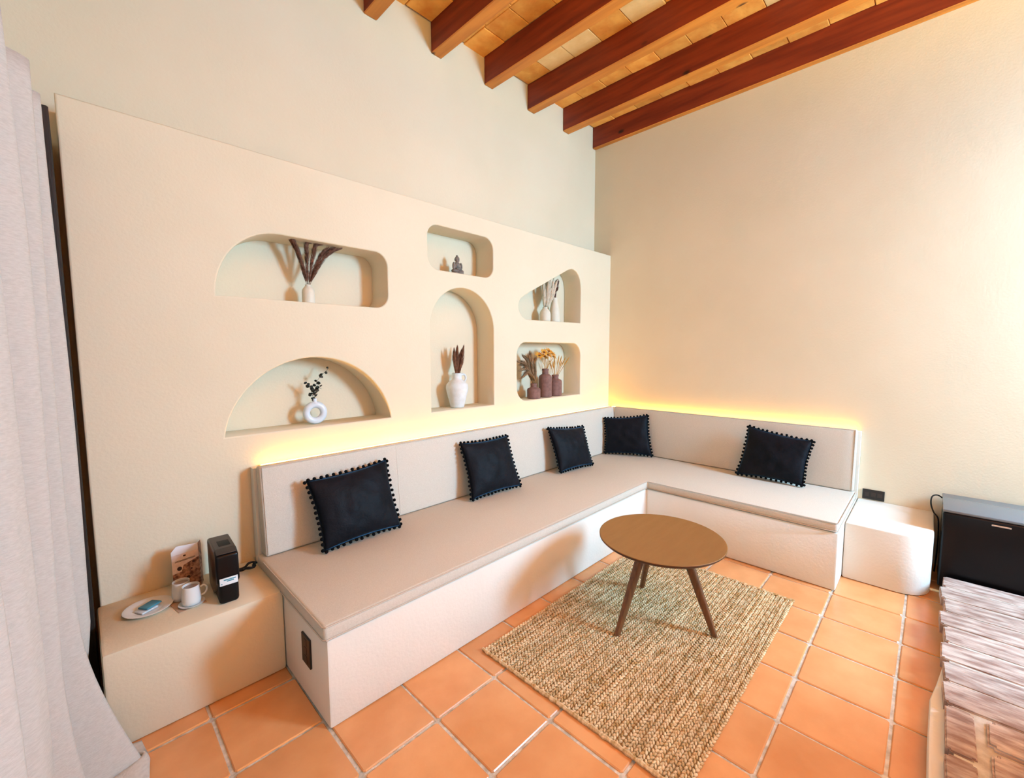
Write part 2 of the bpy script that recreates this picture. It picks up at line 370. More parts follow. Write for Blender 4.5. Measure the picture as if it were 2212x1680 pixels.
wn = bpy.data.objects.new('wall_niche', me); COL.objects.link(wn); wn['kind'] = 'structure'
wn['label'] = 'thick cream plaster partition pierced by six shaped niches'

# dark door leaf in the gap between curtain and partition
t = thing('wooden_shutter', 'dark brown wooden shutter standing in the gap beside the curtain', 'shutter', (-4.48, -.02, 0))
obj('panel', MB().bbox(-4.60, -4.362, -.18, .205, 0.0, 2.53, .004, 1, False), 'dark_wood', t)
obj('rail', MB().bbox(-4.60, -4.368, -.195, -.18, 1.2, 1.32, .003, 1, False), 'dark_wood', t)

# ------------------------------------------------------------------ built-in bench and counter
SH, BT = .460, .391
t = thing('corner_bench', 'white plastered masonry corner bench carrying the beige cushions', 'bench', (-1.2, -.6, 0))
obj('base', MB().prism([(-3.703, -.025), (-3.703, -.985), (-.960, -.985), (-.960, -2.318), (-.025, -2.318), (-.025, -.025)], 0, BT, .012, 2), 'plaster_white', t)
g_ = .002
bk = MB()
bk.add([(-3.703, -g_, BT), (-3.703, -.075, BT), (-3.703, -.055, .935), (-3.703, -g_, .935), (-g_, -g_, BT), (-g_, -.075, BT), (-g_, -.055, .935), (-g_, -g_, .935)],
       [(0, 1, 2, 3), (7, 6, 5, 4), (0, 4, 5, 1), (1, 5, 6, 2), (2, 6, 7, 3), (3, 7, 4, 0)])
obj('back_support', bk, 'plaster_white', t)
bk = MB()
bk.add([(-g_, -.075, BT), (-.060, -.075, BT), (-.04, -.055, .935), (-g_, -.055, .935), (-g_, -2.318, BT), (-.060, -2.318, BT), (-.04, -2.318, .935), (-g_, -2.318, .935)],
       [(0, 3, 2, 1), (4, 5, 6, 7), (0, 1, 5, 4), (1, 2, 6, 5), (2, 3, 7, 6), (3, 0, 4, 7)])
obj('back_support', bk, 'plaster_white', t)

o = obj('side_counter', MB().bbox(-4.354, -3.705, -.472, 0, 0, .406, .014, 2), 'plaster', origin=(-4.03, -.23, 0))
tag(o, 'low cream plaster counter holding the coffee machine', 'counter')
poly = [(0, -2.320), (-.70, -2.320), (-.70, -2.60)] + [(-.70+.16-.16*math.cos(R(a)), -2.60-.16*math.sin(R(a))) for a in range(15, 91, 15)] + [(0, -2.76)]
o = obj('plaster_block', MB().prism(poly, 0, .392, .012, 2), 'plaster_white', origin=(-.35, -2.54, 0))
tag(o, 'low white plaster block with rounded corner between bench and fridge', 'ledge')

# seat cushion
t = thing('seat_cushion', 'thin beige linen L-shaped seat cushion on the plaster bench', 'cushion', (-1.2, -.6, BT))
poly = [(-3.716, -.085), (-3.716, -.992), (-.964, -.992), (-.964, -2.312), (-.07, -2.312), (-.07, -.085)]
b = bmesh.new(); lo = [b.verts.new((x, y, BT+.001)) for x, y in poly]; f = b.faces.new(lo)
r_ = bmesh.ops.extrude_face_region(b, geom=[f])
for v in [g for g in r_['geom'] if isinstance(g, bmesh.types.BMVert)]: v.co.z = SH
bmesh.ops.recalc_face_normals(b, faces=b.faces[:])
bmesh.ops.bevel(b, geom=b.edges[:], offset=.016, segments=3, profile=.5, affect='EDGES')
cv = obj('cover', MB().bm(b, True), 'fabric', t)
for zz in (SH-.004, BT+.010):
    pp = MB(); off = -.001
    pp.tube([(-3.716, -.20, zz), (-3.7165, -.98, zz), (-3.708, -.993, zz), (-.976, -.9935, zz), (-.9655, -1.004, zz), (-.9655, -2.30, zz), (-.955, -2.3135, zz), (-.10, -2.3135, zz)], .0032, 6)
    obj('piping', pp, 'piping', cv)

def back_cushion(label, quad, l0, l1, axis, pipe=True):
    """quad: bottom-front, top-front, top-back, bottom-back as (depth, z)"""
    t = thing('back_cushion', label, 'cushion', ((l0+l1)/2, -.12, SH) if axis == 'x' else (-.09, (l0+l1)/2, SH), 'back cushions along the bench')
    b = bmesh.new()
    P = (lambda d, l, z: (l, -d, z)) if axis == 'x' else (lambda d, l, z: (-d, l, z))
    nseg = 24; rings = []
    for i in range(nseg+1):
        l = l0 + (l1-l0)*i/nseg
        rings.append([b.verts.new(P(d, l, z)) for d, z in quad])
    for i in range(nseg):
        for k in range(4): b.faces.new((rings[i][k], rings[i][(k+1) % 4], rings[i+1][(k+1) % 4], rings[i+1][k]))
    b.faces.new(rings[0]); b.faces.new(rings[-1][::-1])
    bmesh.ops.recalc_face_normals(b, faces=b.faces[:])
    ed = [e for e in b.edges if e.calc_face_angle(0) > R(30)]
    bmesh.ops.bevel(b, geom=ed, offset=.014, segments=3, profile=.5, affect='EDGES')
    cv = obj('cover', MB().bm(b, True), 'fabric', t)
    q0, q1 = quad[0], quad[1]
    pp = MB(); e = .012
    pp.tube([P(q0[0]-.001, l0+e, q0[1]+e), P(q1[0]+.001, l0+e, q1[1]-.006), P(q1[0]-.003, l0+e, q1[1]-.003)] + [P(q1[0]-.003, l1-e, q1[1]-.003), P(q1[0]+.001, l1-e, q1[1]-.006), P(q0[0]-.001, l1-e, q0[1]+e)], .0028, 6)
    obj('piping', pp, 'piping', cv)
    return cv
LQ = [(.168, SH+.002), (.128, .951), (.058, .951), (.088, SH+.002)]
WQ = [(.118, SH+.002), (.090, .951), (.044, .951), (.068, SH+.002)]
cv = back_cushion('long beige linen back cushion below the niches', LQ, -3.692, -.092, 'x')
obj('seam', MB().tube([(-2.867, -.1672, SH+.02), (-2.867, -.1290, .938)], .0014, 6), 'fabric', cv)
back_cushion('beige linen back cushion along the right wall', WQ, -2.300, -.130, 'y')

# led strips lying on the back supports
t = thing('led_strip', 'glowing warm yellow light strip behind the back cushion below the niches', 'light strip', (-1.9, -.03, .935), 'warm light strips')
obj('channel', MB().box(-3.66, -.03, -.042, -.014, .936, .940), 'led_base', t)
obj('diode_band', MB().box(-3.655, -.035, -.038, -.018, .940, .944), 'led', t)
t = thing('led_strip', 'glowing warm yellow light strip along the right wall', 'light strip', (-.025, -1.2, .935), 'warm light strips')
obj('channel', MB().box(-.034, -.010, -2.29, -.06, .936, .940), 'led_base', t)
obj('diode_band', MB().box(-.031, -.013, -2.285, -.065, .940, .944), 'led', t)

# ------------------------------------------------------------------ black pillows with pompom trim
pb = bmesh.new(); bmesh.ops.create_icosphere(pb, subdivisions=2, radius=.0102)
pom_me = MB().bm(pb, True).mesh('pompom'); pom_me.materials.append(M['pompom'])
def pillow(label, BL, BR, TL, TR, T, seed):
    rnd = random.Random(seed)
    BL, BR, TL, TR = map(Vector, (BL, BR, TL, TR))
    cen = (BL+BR)/2
    t = thing('throw_pillow', label, 'pillow', cen, 'black pompom pillows on the bench')
    n = (BR-BL).cross(TL-BL).normalized()
    k = .075; G = 22; ph = [rnd.uniform(0, 6.28) for _ in range(6)]
    def P(s, q):
        s_ = s*(1-k*(1-q*q)); q_ = q*(1-k*(1-s*s))
        u, v = (s_+1)/2, (q_+1)/2
        return (BL*(1-u)+BR*u)*(1-v) + (TL*(1-u)+TR*u)*v
    def h(s, q):
        a = max(0, (1-s*s))*max(0, (1-q*q))
        w = .006*math.sin(9*s+ph[0]+2.5*q)*math.sin(7*q+ph[1]) + .004*math.sin(17*s+ph[2])*math.sin(3*q+ph[3])
        return T*a**.42 + w*a
    mb = MB(); idx = {}
    vs = []
    for side in (1, -1):
        for i in range(G+1):
            for j in range(G+1):
                s, q = -math.cos(math.pi*i/G), -math.cos(math.pi*j/G)
                s = .5*s + .5*(2*i/G-1); q = .5*q + .5*(2*j/G-1)
                edge = i in (0, G) or j in (0, G)
                if side == -1 and edge: idx[(side, i, j)] = idx[(1, i, j)]; continue
                idx[(side, i, j)] = len(vs); vs.append(P(s, q) + n*side*h(s, q))
    fs = []
    for side in (1, -1):
        for i in range(G):
            for j in range(G):
                f = [idx[(side, i, j)], idx[(side, i+1, j)], idx[(side, i+1, j+1)], idx[(side, i, j+1)]]
                fs.append(f if side == 1 else f[::-1])
    mb.add(vs, fs, True)
    obj('cover', mb, 'velvet', t, auto=0)
    trim = MB(); ring = []
    for e in range(4):
        for i in range(14):
            a = -1+2*i/14
            ring.append(P(*[(a, -1), (1, a), (-a, 1), (-1, -a)][e]))
    trim.tube(ring, .0035, 6, closed=True); tc_ = obj('trim_cord', trim, 'pompom', t)
    for e in range(4):
        for i in range(14):
            a = -1+2*(i+.5)/14
            s, q = [(a, -1), (1, a), (-a, 1), (-1, -a)][e]
            p_ = P(s, q); c_ = P(0, 0); out = (P(s*1.02, q*1.02)-p_).normalized()
            p_ = p_ + out*rnd.uniform(.007, .013) + n*rnd.uniform(-.004, .004)
            if p_.z < SH+.0105: p_.z = SH+.0105
            inst('pompom', pom_me, tc_, p_)
pillow('black velvet pompom pillow nearest the coffee machine, leftmost of five', (-3.454, -.355, .478), (-2.971, -.345, .478), (-3.486, -.219, .852), (-2.980, -.198, .880), .068, 1)
pillow('black velvet pompom pillow second from the left, below the jug niche', (-2.348, -.304, .478), (-1.847, -.329, .478), (-2.353, -.175, .884), (-1.874, -.195, .880), .064, 2)
pillow('black velvet pompom pillow third from the left, below the clay bottles', (-1.323, -.327, .478), (-.875, -.376, .478), (-1.339, -.190, .872), (-.860, -.246, .834), .064, 3)
pillow('black velvet pompom pillow tucked into the corner of the bench', (-.375, -.200, .478), (-.165, -.640, .478), (-.335, -.160, .850), (-.135, -.565, .900), .048, 4)
pillow('black velvet pompom pillow with bluish sheen alone on the right wing', (-.260, -1.489, .478), (-.270, -1.995, .478), (-.150, -1.541, .903), (-.180, -2.032, .839), .062, 5)

# ------------------------------------------------------------------ jute rug
RX0, RX1, RY0, RY1 = -2.937, -1.292, -2.158, -1.080
t = thing('jute_rug', 'braided natural jute rug under the round coffee table', 'rug', ((RX0+RX1)/2, (RY0+RY1)/2, 0))
obj('backing', MB().box(RX0+.008, RX1-.008, RY0+.008, RY1-.008, .001, .007), 'jute_dark', t)
NR = 44; pitch = (RY1-RY0)/NR
def braid(seed):
    rnd = random.Random(seed); mb = MB(); st = .0205; n = int((RX1-RX0)/st)
    for i in range(n):
        x = -(RX1-RX0)/2 + st*(i+.5)
        for sgn in (-1, 1):
            wob = rnd.uniform(-.0012, .0012); rr = rnd.uniform(.0055, .0066); ln = rnd.uniform(.0115, .0135)
            c = Vector((x + (st*.25 if sgn > 0 else -st*.25), sgn*pitch*.20 + wob, .0085+rnd.uniform(-.001, .0015)))
            d = Vector((.86, sgn*-.42, .10)).normalized(); sd = Vector((-d.y, d.x, 0)).normalized(); u_ = d.cross(sd)
            vs = [c - d*ln]
            for q, rad in ((-.5, .85), (.35, 1.0)):
                for k in range(6):
                    a = k*math.pi/3; vs.append(c + d*ln*q + (sd*math.cos(a)+u_*math.sin(a))*rr*rad)
            vs.append(c + d*ln)
            fs = [(0, 1+(k+1) % 6, 1+k) for k in range(6)] + [(1+k, 1+(k+1) % 6, 7+(k+1) % 6, 7+k) for k in range(6)] + [(13, 7+k, 7+(k+1) % 6) for k in range(6)]
            mb.add(vs, fs, True)
    me = mb.mesh('braid_row'); me.materials.append(M['jute']); return me
rows = [braid(k) for k in range(4)]
for k in range(NR):
    inst('braid_row', rows[k % 4], t, ((RX0+RX1)/2 + random.uniform(-.006, .006), RY0+pitch*(k+.5), random.uniform(-.0005, .001)),
         (0, 0, random.choice((0, math.pi)) + random.uniform(-.0018, .0018)))
# border braid along the two short edges
for xx in (RX0-.002, RX1+.002):
    eb = MB().tube([(xx+random.uniform(-.002, .002), RY0+(RY1-RY0)*i/60, .009+random.uniform(-.001, .001)) for i in range(61)], [.0085+.002*math.sin(i*2.1) for i in range(61)], 6)
    obj('edge_braid', eb, 'jute', t)
RUGZ = .0165

# ------------------------------------------------------------------ coffee table
TC = Vector((-2.050, -1.628)); TZ = .512; TR_ = .346
t = thing('coffee_table', 'round brown coffee table on three splayed wooden legs', 'coffee table', (TC.x, TC.y, RUGZ))
tt = obj('tabletop', MB().lathe((TC.x, TC.y, TZ), [(0.01, -.004), (TR_-.006, -.004), (TR_-.002, -.003), (TR_, -.0045), (TR_, -.006), (TR_-.02, -.0062)], 96), 'table', t, auto=60)
obj('edge_band', MB().lathe((TC.x, TC.y, TZ), [(.01, -.006), (TR_-.0008, -.0062), (TR_-.001, -.014), (TR_-.012, -.024), (TR_-.03, -.026), (.01, -.026)], 96), 'edge', tt, auto=60)
for fx, fy in ((-2.352, -1.534), (-1.994, -1.922), (-1.812, -1.398)):
    foot = Vector((fx, fy, RUGZ+.0005)); d = (Vector((fx, fy)) - TC); top = Vector((TC.x + d.x*.40, TC.y + d.y*.40, TZ-.020))
    ax = (top-foot).normalized(); side = Vector((-d.y, d.x, 0)).normalized(); rad = side.cross(ax).normalized()
    lv = []; lf = []; RN = 12
    for q, w1, w2 in ((0, .017, .014), (.5, .0225, .0175), (1, .029, .021)):
        c = foot.lerp(top, q)
        for k in range(RN):
            a = 2*math.pi*(k+.5)/RN; e = .62
            ca, sa = math.cos(a), math.sin(a)
            v_ = c + side*w2*math.copysign(abs(ca)**e, ca) + rad*w1*math.copysign(abs(sa)**e, sa)
            if q == 0: v_.z = foot.z
            if q == 1: v_.z = TZ-.020
            lv.append(v_)
    for i in range(2):
        for k in range(RN): lf.append((i*RN+k, i*RN+(k+1) % RN, (i+1)*RN+(k+1) % RN, (i+1)*RN+k))
    lf.append(tuple(range(RN-1, -1, -1))); lf.append(tuple(range(2*RN, 3*RN)))
    obj('leg', MB().add(lv, lf, True), 'walnut', t)

# ------------------------------------------------------------------ wall outlets
def outlet(label, c, w, h_, axis, horizontal):
    t = thing('wall_outlet', label, 'outlet', c)
    x, y, z = c
    if axis == 'x-':   # facing -x
        pt = obj('plate', MB().bbox(x-.009, x, y-w/2, y+w/2, z-h_/2, z+h_/2, .002, 1, False), 'outlet', t)
        for k in (-1, 0, 1):
            dy, dz = (k*w*.29, 0) if horizontal else (0, k*h_*.29)
            obj('module', MB().bbox(x-.0105, x-.008, y+dy-.014, y+dy+.014, z+dz-.016, z+dz+.016, .001, 1, False), 'outlet2', pt)
outlet('dark brown outlet plate on the end of the plaster bench', (-3.703, -.764, .245), .096, .136, 'x-', False)
outlet('black outlet plate low on the right wall beside the bench', (0.0, -2.414, .437), .134, .078, 'x-', True)

# ------------------------------------------------------------------ mini fridge
t = thing('mini_fridge', 'small black refrigerator with grey top against the right wall', 'refrigerator', (-.25, -3.03, 0))
fy0, fy1 = -3.26, -2.792
obj('body', MB().bbox(-.425, -.03, fy0+.004, fy1-.004, .02, .528, .010, 2), 'fridge', t)
dr = obj('door', MB().bbox(-.474, -.430, fy0, fy1, .030, .528, .012, 3), 'fridge', t)
obj('top_panel', MB().bbox(-.468, -.025, fy0, fy1, .529, .547, .006, 2), 'fridge_top_reflect', t)
obj('badge', MB().bbox(-.4775, -.473, -3.085, -3.005, .497, .506, .001, 1, False), 'chrome', dr)
for fx in (-.40, -.08):
    for fy in (fy0+.04, fy1-.04): obj('foot', MB().lathe((fx, fy, 0), [(.012, 0), (.016, .004), (.014, .022)], 12), 'black_matt', t)
cp = [(-.05, fy1-.02, .50), (-.07, fy1+.02, .535), (-.13, fy1+.05, .535), (-.20, fy1+.055, .50), (-.26, fy1+.04, .46), (-.28, fy1+.015, .42), (-.27, fy1+.008, .30), (-.24, fy1+.008, .15), (-.20, fy1+.012, .02)]
def smooth_path(pts, n=6):
    pts = [Vector(p_) for p_ in pts]; out = []
    for i in range(len(pts)-1):
        p0, p1, p2, p3 = pts[max(i-1, 0)], pts[i], pts[i+1], pts[min(i+2, len(pts)-1)]
        for k in range(n):
            t_ = k/n
            out.append(.5*((2*p1)+(-p0+p2)*t_+(2*p0-5*p1+4*p2-p3)*t_**2+(-p0+3*p1-3*p2+p3)*t_**3))
    out.append(pts[-1]); return out
obj('power_cord', MB().tube(smooth_path(cp), .0045, 8), 'black_matt', t)

# ------------------------------------------------------------------ worn brick ledge (front right)
LZ = .12
ld = thing('brick_ledge', 'low ledge of worn bricks with plastered side beside the fridge', 'ledge', (-1.5, -3.1, 0))
obj('plaster_side', MB().prism([(-.52, -2.835), (-1.30, -2.825), (-1.55, -2.806), (-1.72, -2.785), (-1.86, -2.764), (-2.10, -2.760), (-2.9, -2.760), (-2.9, -3.6), (-.52, -3.6)], 0, LZ-.04, .012, 2), 'plaster_white', ld)
obj('mortar_bed', MB().box(-2.9, -.515, -3.6, -2.826, LZ-.05, LZ-.0035), 'old_mortar', ld)
def worn_brick(x0, x1, y0, y1, z0, z1, bev_, seed):
    rnd = random.Random(seed); b = bmesh.new(); bmesh.ops.create_cube(b, size=1)
    for v in b.verts: v.co = ((x0+x1)/2+v.co.x*(x1-x0), (y0+y1)/2+v.co.y*(y1-y0), (z0+z1)/2+v.co.z*(z1-z0))
    bmesh.ops.bevel(b, geom=[e for e in b.edges if abs(e.verts[0].co.z-e.verts[1].co.z) > .01], offset=bev_*1.0, segments=2, affect='EDGES')
    bmesh.ops.bevel(b, geom=[e for e in b.edges if min(e.verts[0].co.z, e.verts[1].co.z) > z1-.002], offset=bev_*.4, segments=2, affect='EDGES', clamp_overlap=True)
    p1, p2, p3 = [rnd.uniform(0, 6.28) for _ in range(3)]
    for v in b.verts: v.co += Vector((.003*math.sin(v.co.y*17+p1), .003*math.sin(v.co.x*21+p2), .001*math.sin(v.co.x*29+v.co.y*23+p3)))
    return MB().bm(b, True)
xb = -.500; k = 0
while xb > -1.80:
    w = .178
    y1 = -2.802 + [-.012, .0, -.014, .006, -.010, .004, -.004, .0][k % 8]
    yy = y1
    for j in range(3):
        ln = .24 if j else .50
        obj('brick', worn_brick(xb-w+.006, xb-.006, yy-ln+.006, yy, LZ-.055, LZ+random.uniform(-.004, .004), .010, 100+k*7+j), 'old_brick', ld)
        yy -= ln
    xb -= w; k += 1
x0 = xb
for i in range(3):                                  # edge bricks, long way towards the room
    obj('brick', worn_brick(x0-.30*(i+1)+.012, x0-.30*i-.004, -2.885, -2.804, LZ-.055, LZ+.003, .010, 300+i), 'old_brick', ld)
for i in range(5):                                  # bricks behind them, with rounded corners
    for j in range(3):
        obj('brick', worn_brick(x0-.195*(i+1)+.012, x0-.195*i-.010, -2.918-.27*(j+1)+.010, -2.918-.27*j, LZ-.055, LZ+.010, .016, 400+i*5+j), 'old_brick', ld)

# unseen block beyond the ledge, added only to shade the floor in front
o = obj('shade_blocker', MB().bbox(-3.5, -1.46, -4.02, -3.76, 0, 1.30, .015, 2), 'plaster', origin=(-2.5, -3.9, 0))
tag(o, 'unseen plaster block added beyond the brick ledge to shade the floor', 'shade blocker')

# ------------------------------------------------------------------ curtain
t = thing('linen_curtain', 'long grey linen curtain hanging at the left edge, pooling on the floor', 'curtain', (-4.5, -.8, 0))
peaks = [(-.355, -4.374), (-.585, -4.400), (-.84, -4.432), (-1.15, -4.462), (-1.45, -4.480), (-1.72, -4.49)]
val = -4.60
def cx_(y, z):
    ys = [p_[0] for p_ in peaks]
    best = val
    for i, (py, px) in enumerate(peaks):
        hw = .105 if i < 3 else .135
        q = abs(y-py)/hw
        if q < 1:
            pxx = px
            if i == 1: pxx += .125*max(0, 1-z/.62)**1.7
            if i == 2: pxx += .05*max(0, 1-z/.6)**1.5
            if i == 0: pxx -= .05*max(0, 1-z/.5)
            pxx += .008*math.sin(2.3*z+i*1.9)
            a = val + (pxx-val)*(.5+.5*math.cos(math.pi*q))
            best = max(best, a)
    return best
mb = MB(); NY, NZ = 190, 40; vs = []
for j in range(NZ+1):
    z = .004 + 2.50*(j/NZ)**1.15
    for i in range(NY+1):
        y = -.30 - 1.50*i/NY
        fl = max(0, 1-z/.35)**2
        vs.append((cx_(y, z) + .005*math.sin(95*y+2*z)+.004*math.sin(53*y-3*z), y - .03*fl*math.sin(9*y), z + .01*math.sin(5*y)*(j/NZ)))
fs = [(j*(NY+1)+i, j*(NY+1)+i+1, (j+1)*(NY+1)+i+1, (j+1)*(NY+1)+i) for j in range(NZ) for i in range(NY)]
mb.add(vs, fs, True)
o = obj('drape', mb, 'curtain', t, auto=0)
sm = o.modifiers.new('thickness', 'SOLIDIFY'); sm.thickness = .003; sm.offset = 0
hm = MB()
hv = []
for j in range(6):
    for i in range(30):
        y = -.47 - .34*i/29; q = j/5
        hv.append((cx_(max(y, -.70) if y > -.70 else y, 0)*(1-q) + q*(cx_(-.585, 0)+.02-.10*abs(y+.60)) , y - .02*q, .006 + .018*math.sin(math.pi*q)+.004*math.sin(20*y)))
hm.add(hv, [(j*30+i, j*30+i+1, (j+1)*30+i+1, (j+1)*30+i) for j in range(5) for i in range(29)], True)
o = obj('pooled_hem', hm, 'curtain', t, auto=0)
sm = o.modifiers.new('thickness', 'SOLIDIFY'); sm.thickness = .003; sm.offset = 1
o = obj('curtain_rod', MB().tube([(-4.57, -.2, 2.535), (-4.57, -3.7, 2.535)], .012, 10), 'dark_wood', origin=(-4.57, -1.9, 2.535))
tag(o, 'dark curtain rod above the grey linen curtain', 'curtain rod')

# ------------------------------------------------------------------ things in the niches
def spindle(name, mb_pts, m_): pass
def plume_mesh(pts, wid, nhair, seed, hlen, up_=.8, stem_r=.0016, start=.25, hr=.0009):
    """a feathery plume: a bent stem with fine hairs along its upper part"""
    rnd = random.Random(seed); P_ = smooth_path(pts, 5); mb = MB()
    mb.tube(P_, [stem_r*(1-.6*i/(len(P_)-1)) for i in range(len(P_))], 5)
    Ls = len(P_)-1
    for h_ in range(nhair):
        q = start + (1-start)*rnd.random(); i = min(int(q*Ls), Ls-1); p_ = P_[i].lerp(P_[i+1], q*Ls-i)
        d = (P_[i+1]-P_[i]).normalized()
        a = rnd.uniform(0, 2*math.pi); s_ = d.orthogonal().normalized(); s_ = Matrix.Rotation(a, 3, d) @ s_
        env = math.sin(math.pi*min(1, max(.05, (q-start)/(1-start)*.86+.10)))
        l = hlen*rnd.uniform(.6, 1.15)
        out = wid*env*rnd.uniform(.5, 1.1)
        e = p_ + d*l*up_ + s_*out; mdl = p_ + d*l*.35*up_ + s_*out*.65
        w = s_.cross(d).normalized()*hr
        mb.add([p_-w, p_+w, mdl+w, mdl-w, e], [(0, 1, 2, 3), (3, 2, 4)], False)
    return mb
def plume(name, label, cat, group, pts, wid, nhair, seed, hlen, m_, **k):
    o = obj(name, plume_mesh(pts, wid, nhair, seed, hlen, **k), m_, origin=pts[0], auto=0)
    return tag(o, label, cat, group)
def ORD(i, n):
    w = ['leftmost', 'second from the left', 'third from the left', 'fourth from the left', 'fifth from the left', 'sixth from the left', 'seventh from the left']
    nm = {4: 'four', 5: 'five', 6: 'six', 7: 'seven', 8: 'eight'}[n]
    return ('rightmost' if i == n-1 else w[i]) + ' of ' + nm
def vessel(name, label, cat, c, prof, m_, rim=None, group=None, neck=None):
    t = thing(name, label, cat, c, group)
    bd = obj('body', MB().lathe(c, prof, 28), m_, t, auto=50)
    r, z = rim
    obj('rim', MB().tube([(c[0]+r*math.cos(a*math.pi/12), c[1]+r*math.sin(a*math.pi/12), c[2]+z) for a in range(24)], .0022, 6, closed=True), m_, bd)
    obj('mouth', MB().lathe((c[0], c[1], c[2]+z+.0005), [(.0005, 0), (r-.001, 0), (r-.001, .0004), (.0005, .0004)], 20), 'ink_dark', bd)
    return t
ZU, ZL = 1.873, 1.1185
# upper left niche
vb = (-3.310, .100, ZU)
vessel('bottle_vase', 'small cream bottle vase holding dark reed plumes in the upper left niche', 'vase', vb,
       [(.030, 0), (.036, .004), (.037, .02), (.037, .070), (.034, .085), (.024, .100), (.017, .107), (.016, .114)], 'cream_vase', (.0155, .115))
for i, (dx, dz, y) in enumerate([(-.083, .365, .085), (-.072, .35, .11), (-.005, .372, .10), (.045, .368, .09), (.11, .352, .10), (.142, .350, .085)]):
    bend = .03 if dx > -.02 else -.012
    plume('reed_plume', ORD(i, 6) + ' dark brown reed plumes in the upper left niche', 'dried plant', 'reed plumes in the cream bottle vase',
          [(vb[0]+dx*.03, vb[1]+(i % 2)*.004, ZU+.09), (vb[0]+dx*.18, y, ZU+.16), (vb[0]+dx*.62, y-.01, ZU+.28), (vb[0]+dx*.95, y-.02, ZU+dz-.02), (vb[0]+dx+bend, y-.025, ZU+dz)], .019, 900, 20+i, .055, 'reed', start=.16, hr=.0012)
# lower left niche: ring vase with eucalyptus
rc = Vector((-3.298, .105, ZL))
t = thing('ring_vase', 'bluish white ring-shaped vase in the lower left arched niche', 'vase', rc)
R0, r0 = .0515, .0215
rp = []; 
ax = Vector((1, -.12, 0)).normalized()
obj('body', MB().tube([rc + ax*R0*math.cos(2*math.pi*i/40) + Vector((0, 0, R0+r0-.001+R0*math.sin(2*math.pi*i/40))) for i in range(40)], r0, 14, closed=True), 'blue_white', t, auto=0)
obj('neck', MB().lathe((rc.x, rc.y, rc.z), [(.024, .128), (.017, .138), (.012, .146), (.0115, .158), (.0135, .163), (.0105, .163), (.009, .150)], 20), 'blue_white', t)
def leaf_me():
    mb = MB(); vs = [(0, 0, 0)]; n = 9
    out = [(.0, .0), (.006, .010), (.011, .0115), (.0165, .008), (.021, 0), (.0165, -.008), (.011, -.0115), (.006, -.010)]
    vs = [(x, y, .0035*math.sin(x*150)-.10*abs(y)) for x, y in out] + [(.011, 0, .004)]
    fs = [(i, (i+1) % 8, 8) for i in range(8)]
    lo = [(x, y, z-.0007) for x, y, z in vs]
    mb.add(vs + lo, fs + [tuple(9+k for k in f[::-1]) for f in fs] + [(i, 9+i, 9+(i+1) % 8, (i+1) % 8) for i in range(8)], True)
    me = mb.mesh('leaf'); me.materials.append(M['euc']); return me
leaf = leaf_me()
er = random.Random(5)
for k, tip in enumerate([(.093, -.005, .350), (-.060, .0, .265), (.040, -.02, .245), (-.012, -.03, .215)]):
    base = rc + Vector((er.uniform(-.003, .003), er.uniform(-.003, .003), .150))
    tp = rc + Vector(tip); mid = base.lerp(tp, .5) + Vector((-.022 if k == 0 else .006, 0, .03))
    path = smooth_path([base, base.lerp(mid, .5)+Vector((-.004, 0, .01)), mid, tp], 5)
    th = thing('eucalyptus_branch', ['tall dark eucalyptus branch leaning right out of the ring vase', 'dark eucalyptus branch leaning left out of the ring vase', 'short dark eucalyptus branch leaning right out of the ring vase', 'shortest dark eucalyptus sprig at the neck of the ring vase'][k], 'branch', base, 'eucalyptus in the ring vase')
    obj('stem', MB().tube(path, [.0016*(1-.5*i/len(path)) for i in range(len(path))], 5), 'euc', th)
    nl = [11, 10, 9, 8][k]
    for i in range(nl):
        q = .12 + .88*i/(nl-1); p_ = path[min(int(q*(len(path)-1)), len(path)-1)]
        sg = 1 if i % 2 else -1
        s_ = er.uniform(.85, 1.35)*(1.0 if q < .75 else .75)
        inst('leaf', leaf, th, p_, (er.uniform(-1.2, 1.2), er.uniform(-.9, .5), (0 if sg > 0 else math.pi)+er.uniform(-.6, .6)), (s_, s_, s_))
# middle top niche: seated stone figurine
bc = Vector((-2.138, .10, 2.189))
t = thing('buddha_figurine', 'small grey stone seated figurine in the top middle niche', 'figurine', bc)
def ell(mb, c, rx, ry, rz, n=14, mz=8):
    vs = []; fs = []
    for i in range(mz+1):
        a = -math.pi/2 + math.pi*i/mz
        for k in range(n):
            b_ = 2*math.pi*k/n; vs.append((c[0]+rx*math.cos(a)*math.cos(b_), c[1]+ry*math.cos(a)*math.sin(b_), c[2]+rz*math.sin(a)))
    for i in range(mz):
        for k in range(n): fs.append((i*n+k, i*n+(k+1) % n, (i+1)*n+(k+1) % n, (i+1)*n+k))
    mb.add(vs, fs, True); return mb
obj('base', MB().lathe(bc, [(.040, 0), (.050, .006), (.050, .018), (.044, .024)], 20, sx=1.15), 'buddha', t)
body = MB()
ell(body, bc+Vector((0, 0, .062)), .036, .028, .048); ell(body, bc+Vector((-.026, -.006, .034)), .034, .026, .015); ell(body, bc+Vector((.026, -.006, .034)), .034, .026, .015)
ell(body, bc+Vector((-.036, -.004, .072)), .012, .014, .032); ell(body, bc+Vector((.036, -.004, .072)), .012, .014, .032); ell(body, bc+Vector((0, -.024, .050)), .030, .012, .010)
obj('body', body, 'buddha', t, auto=0)
hd = MB(); ell(hd, bc+Vector((0, -.002, .128)), .020, .020, .025); ell(hd, bc+Vector((0, 0, .153)), .009, .009, .009); ell(hd, bc+Vector((-.020, 0, .124)), .004, .006, .013); ell(hd, bc+Vector((.020, 0, .124)), .004, .006, .013)
ell(hd, bc+Vector((0, -.021, .126)), .003, .004, .006); ell(hd, bc+Vector((0, 0, .105)), .011, .011, .012)
obj('head', hd, 'buddha', t, auto=0)
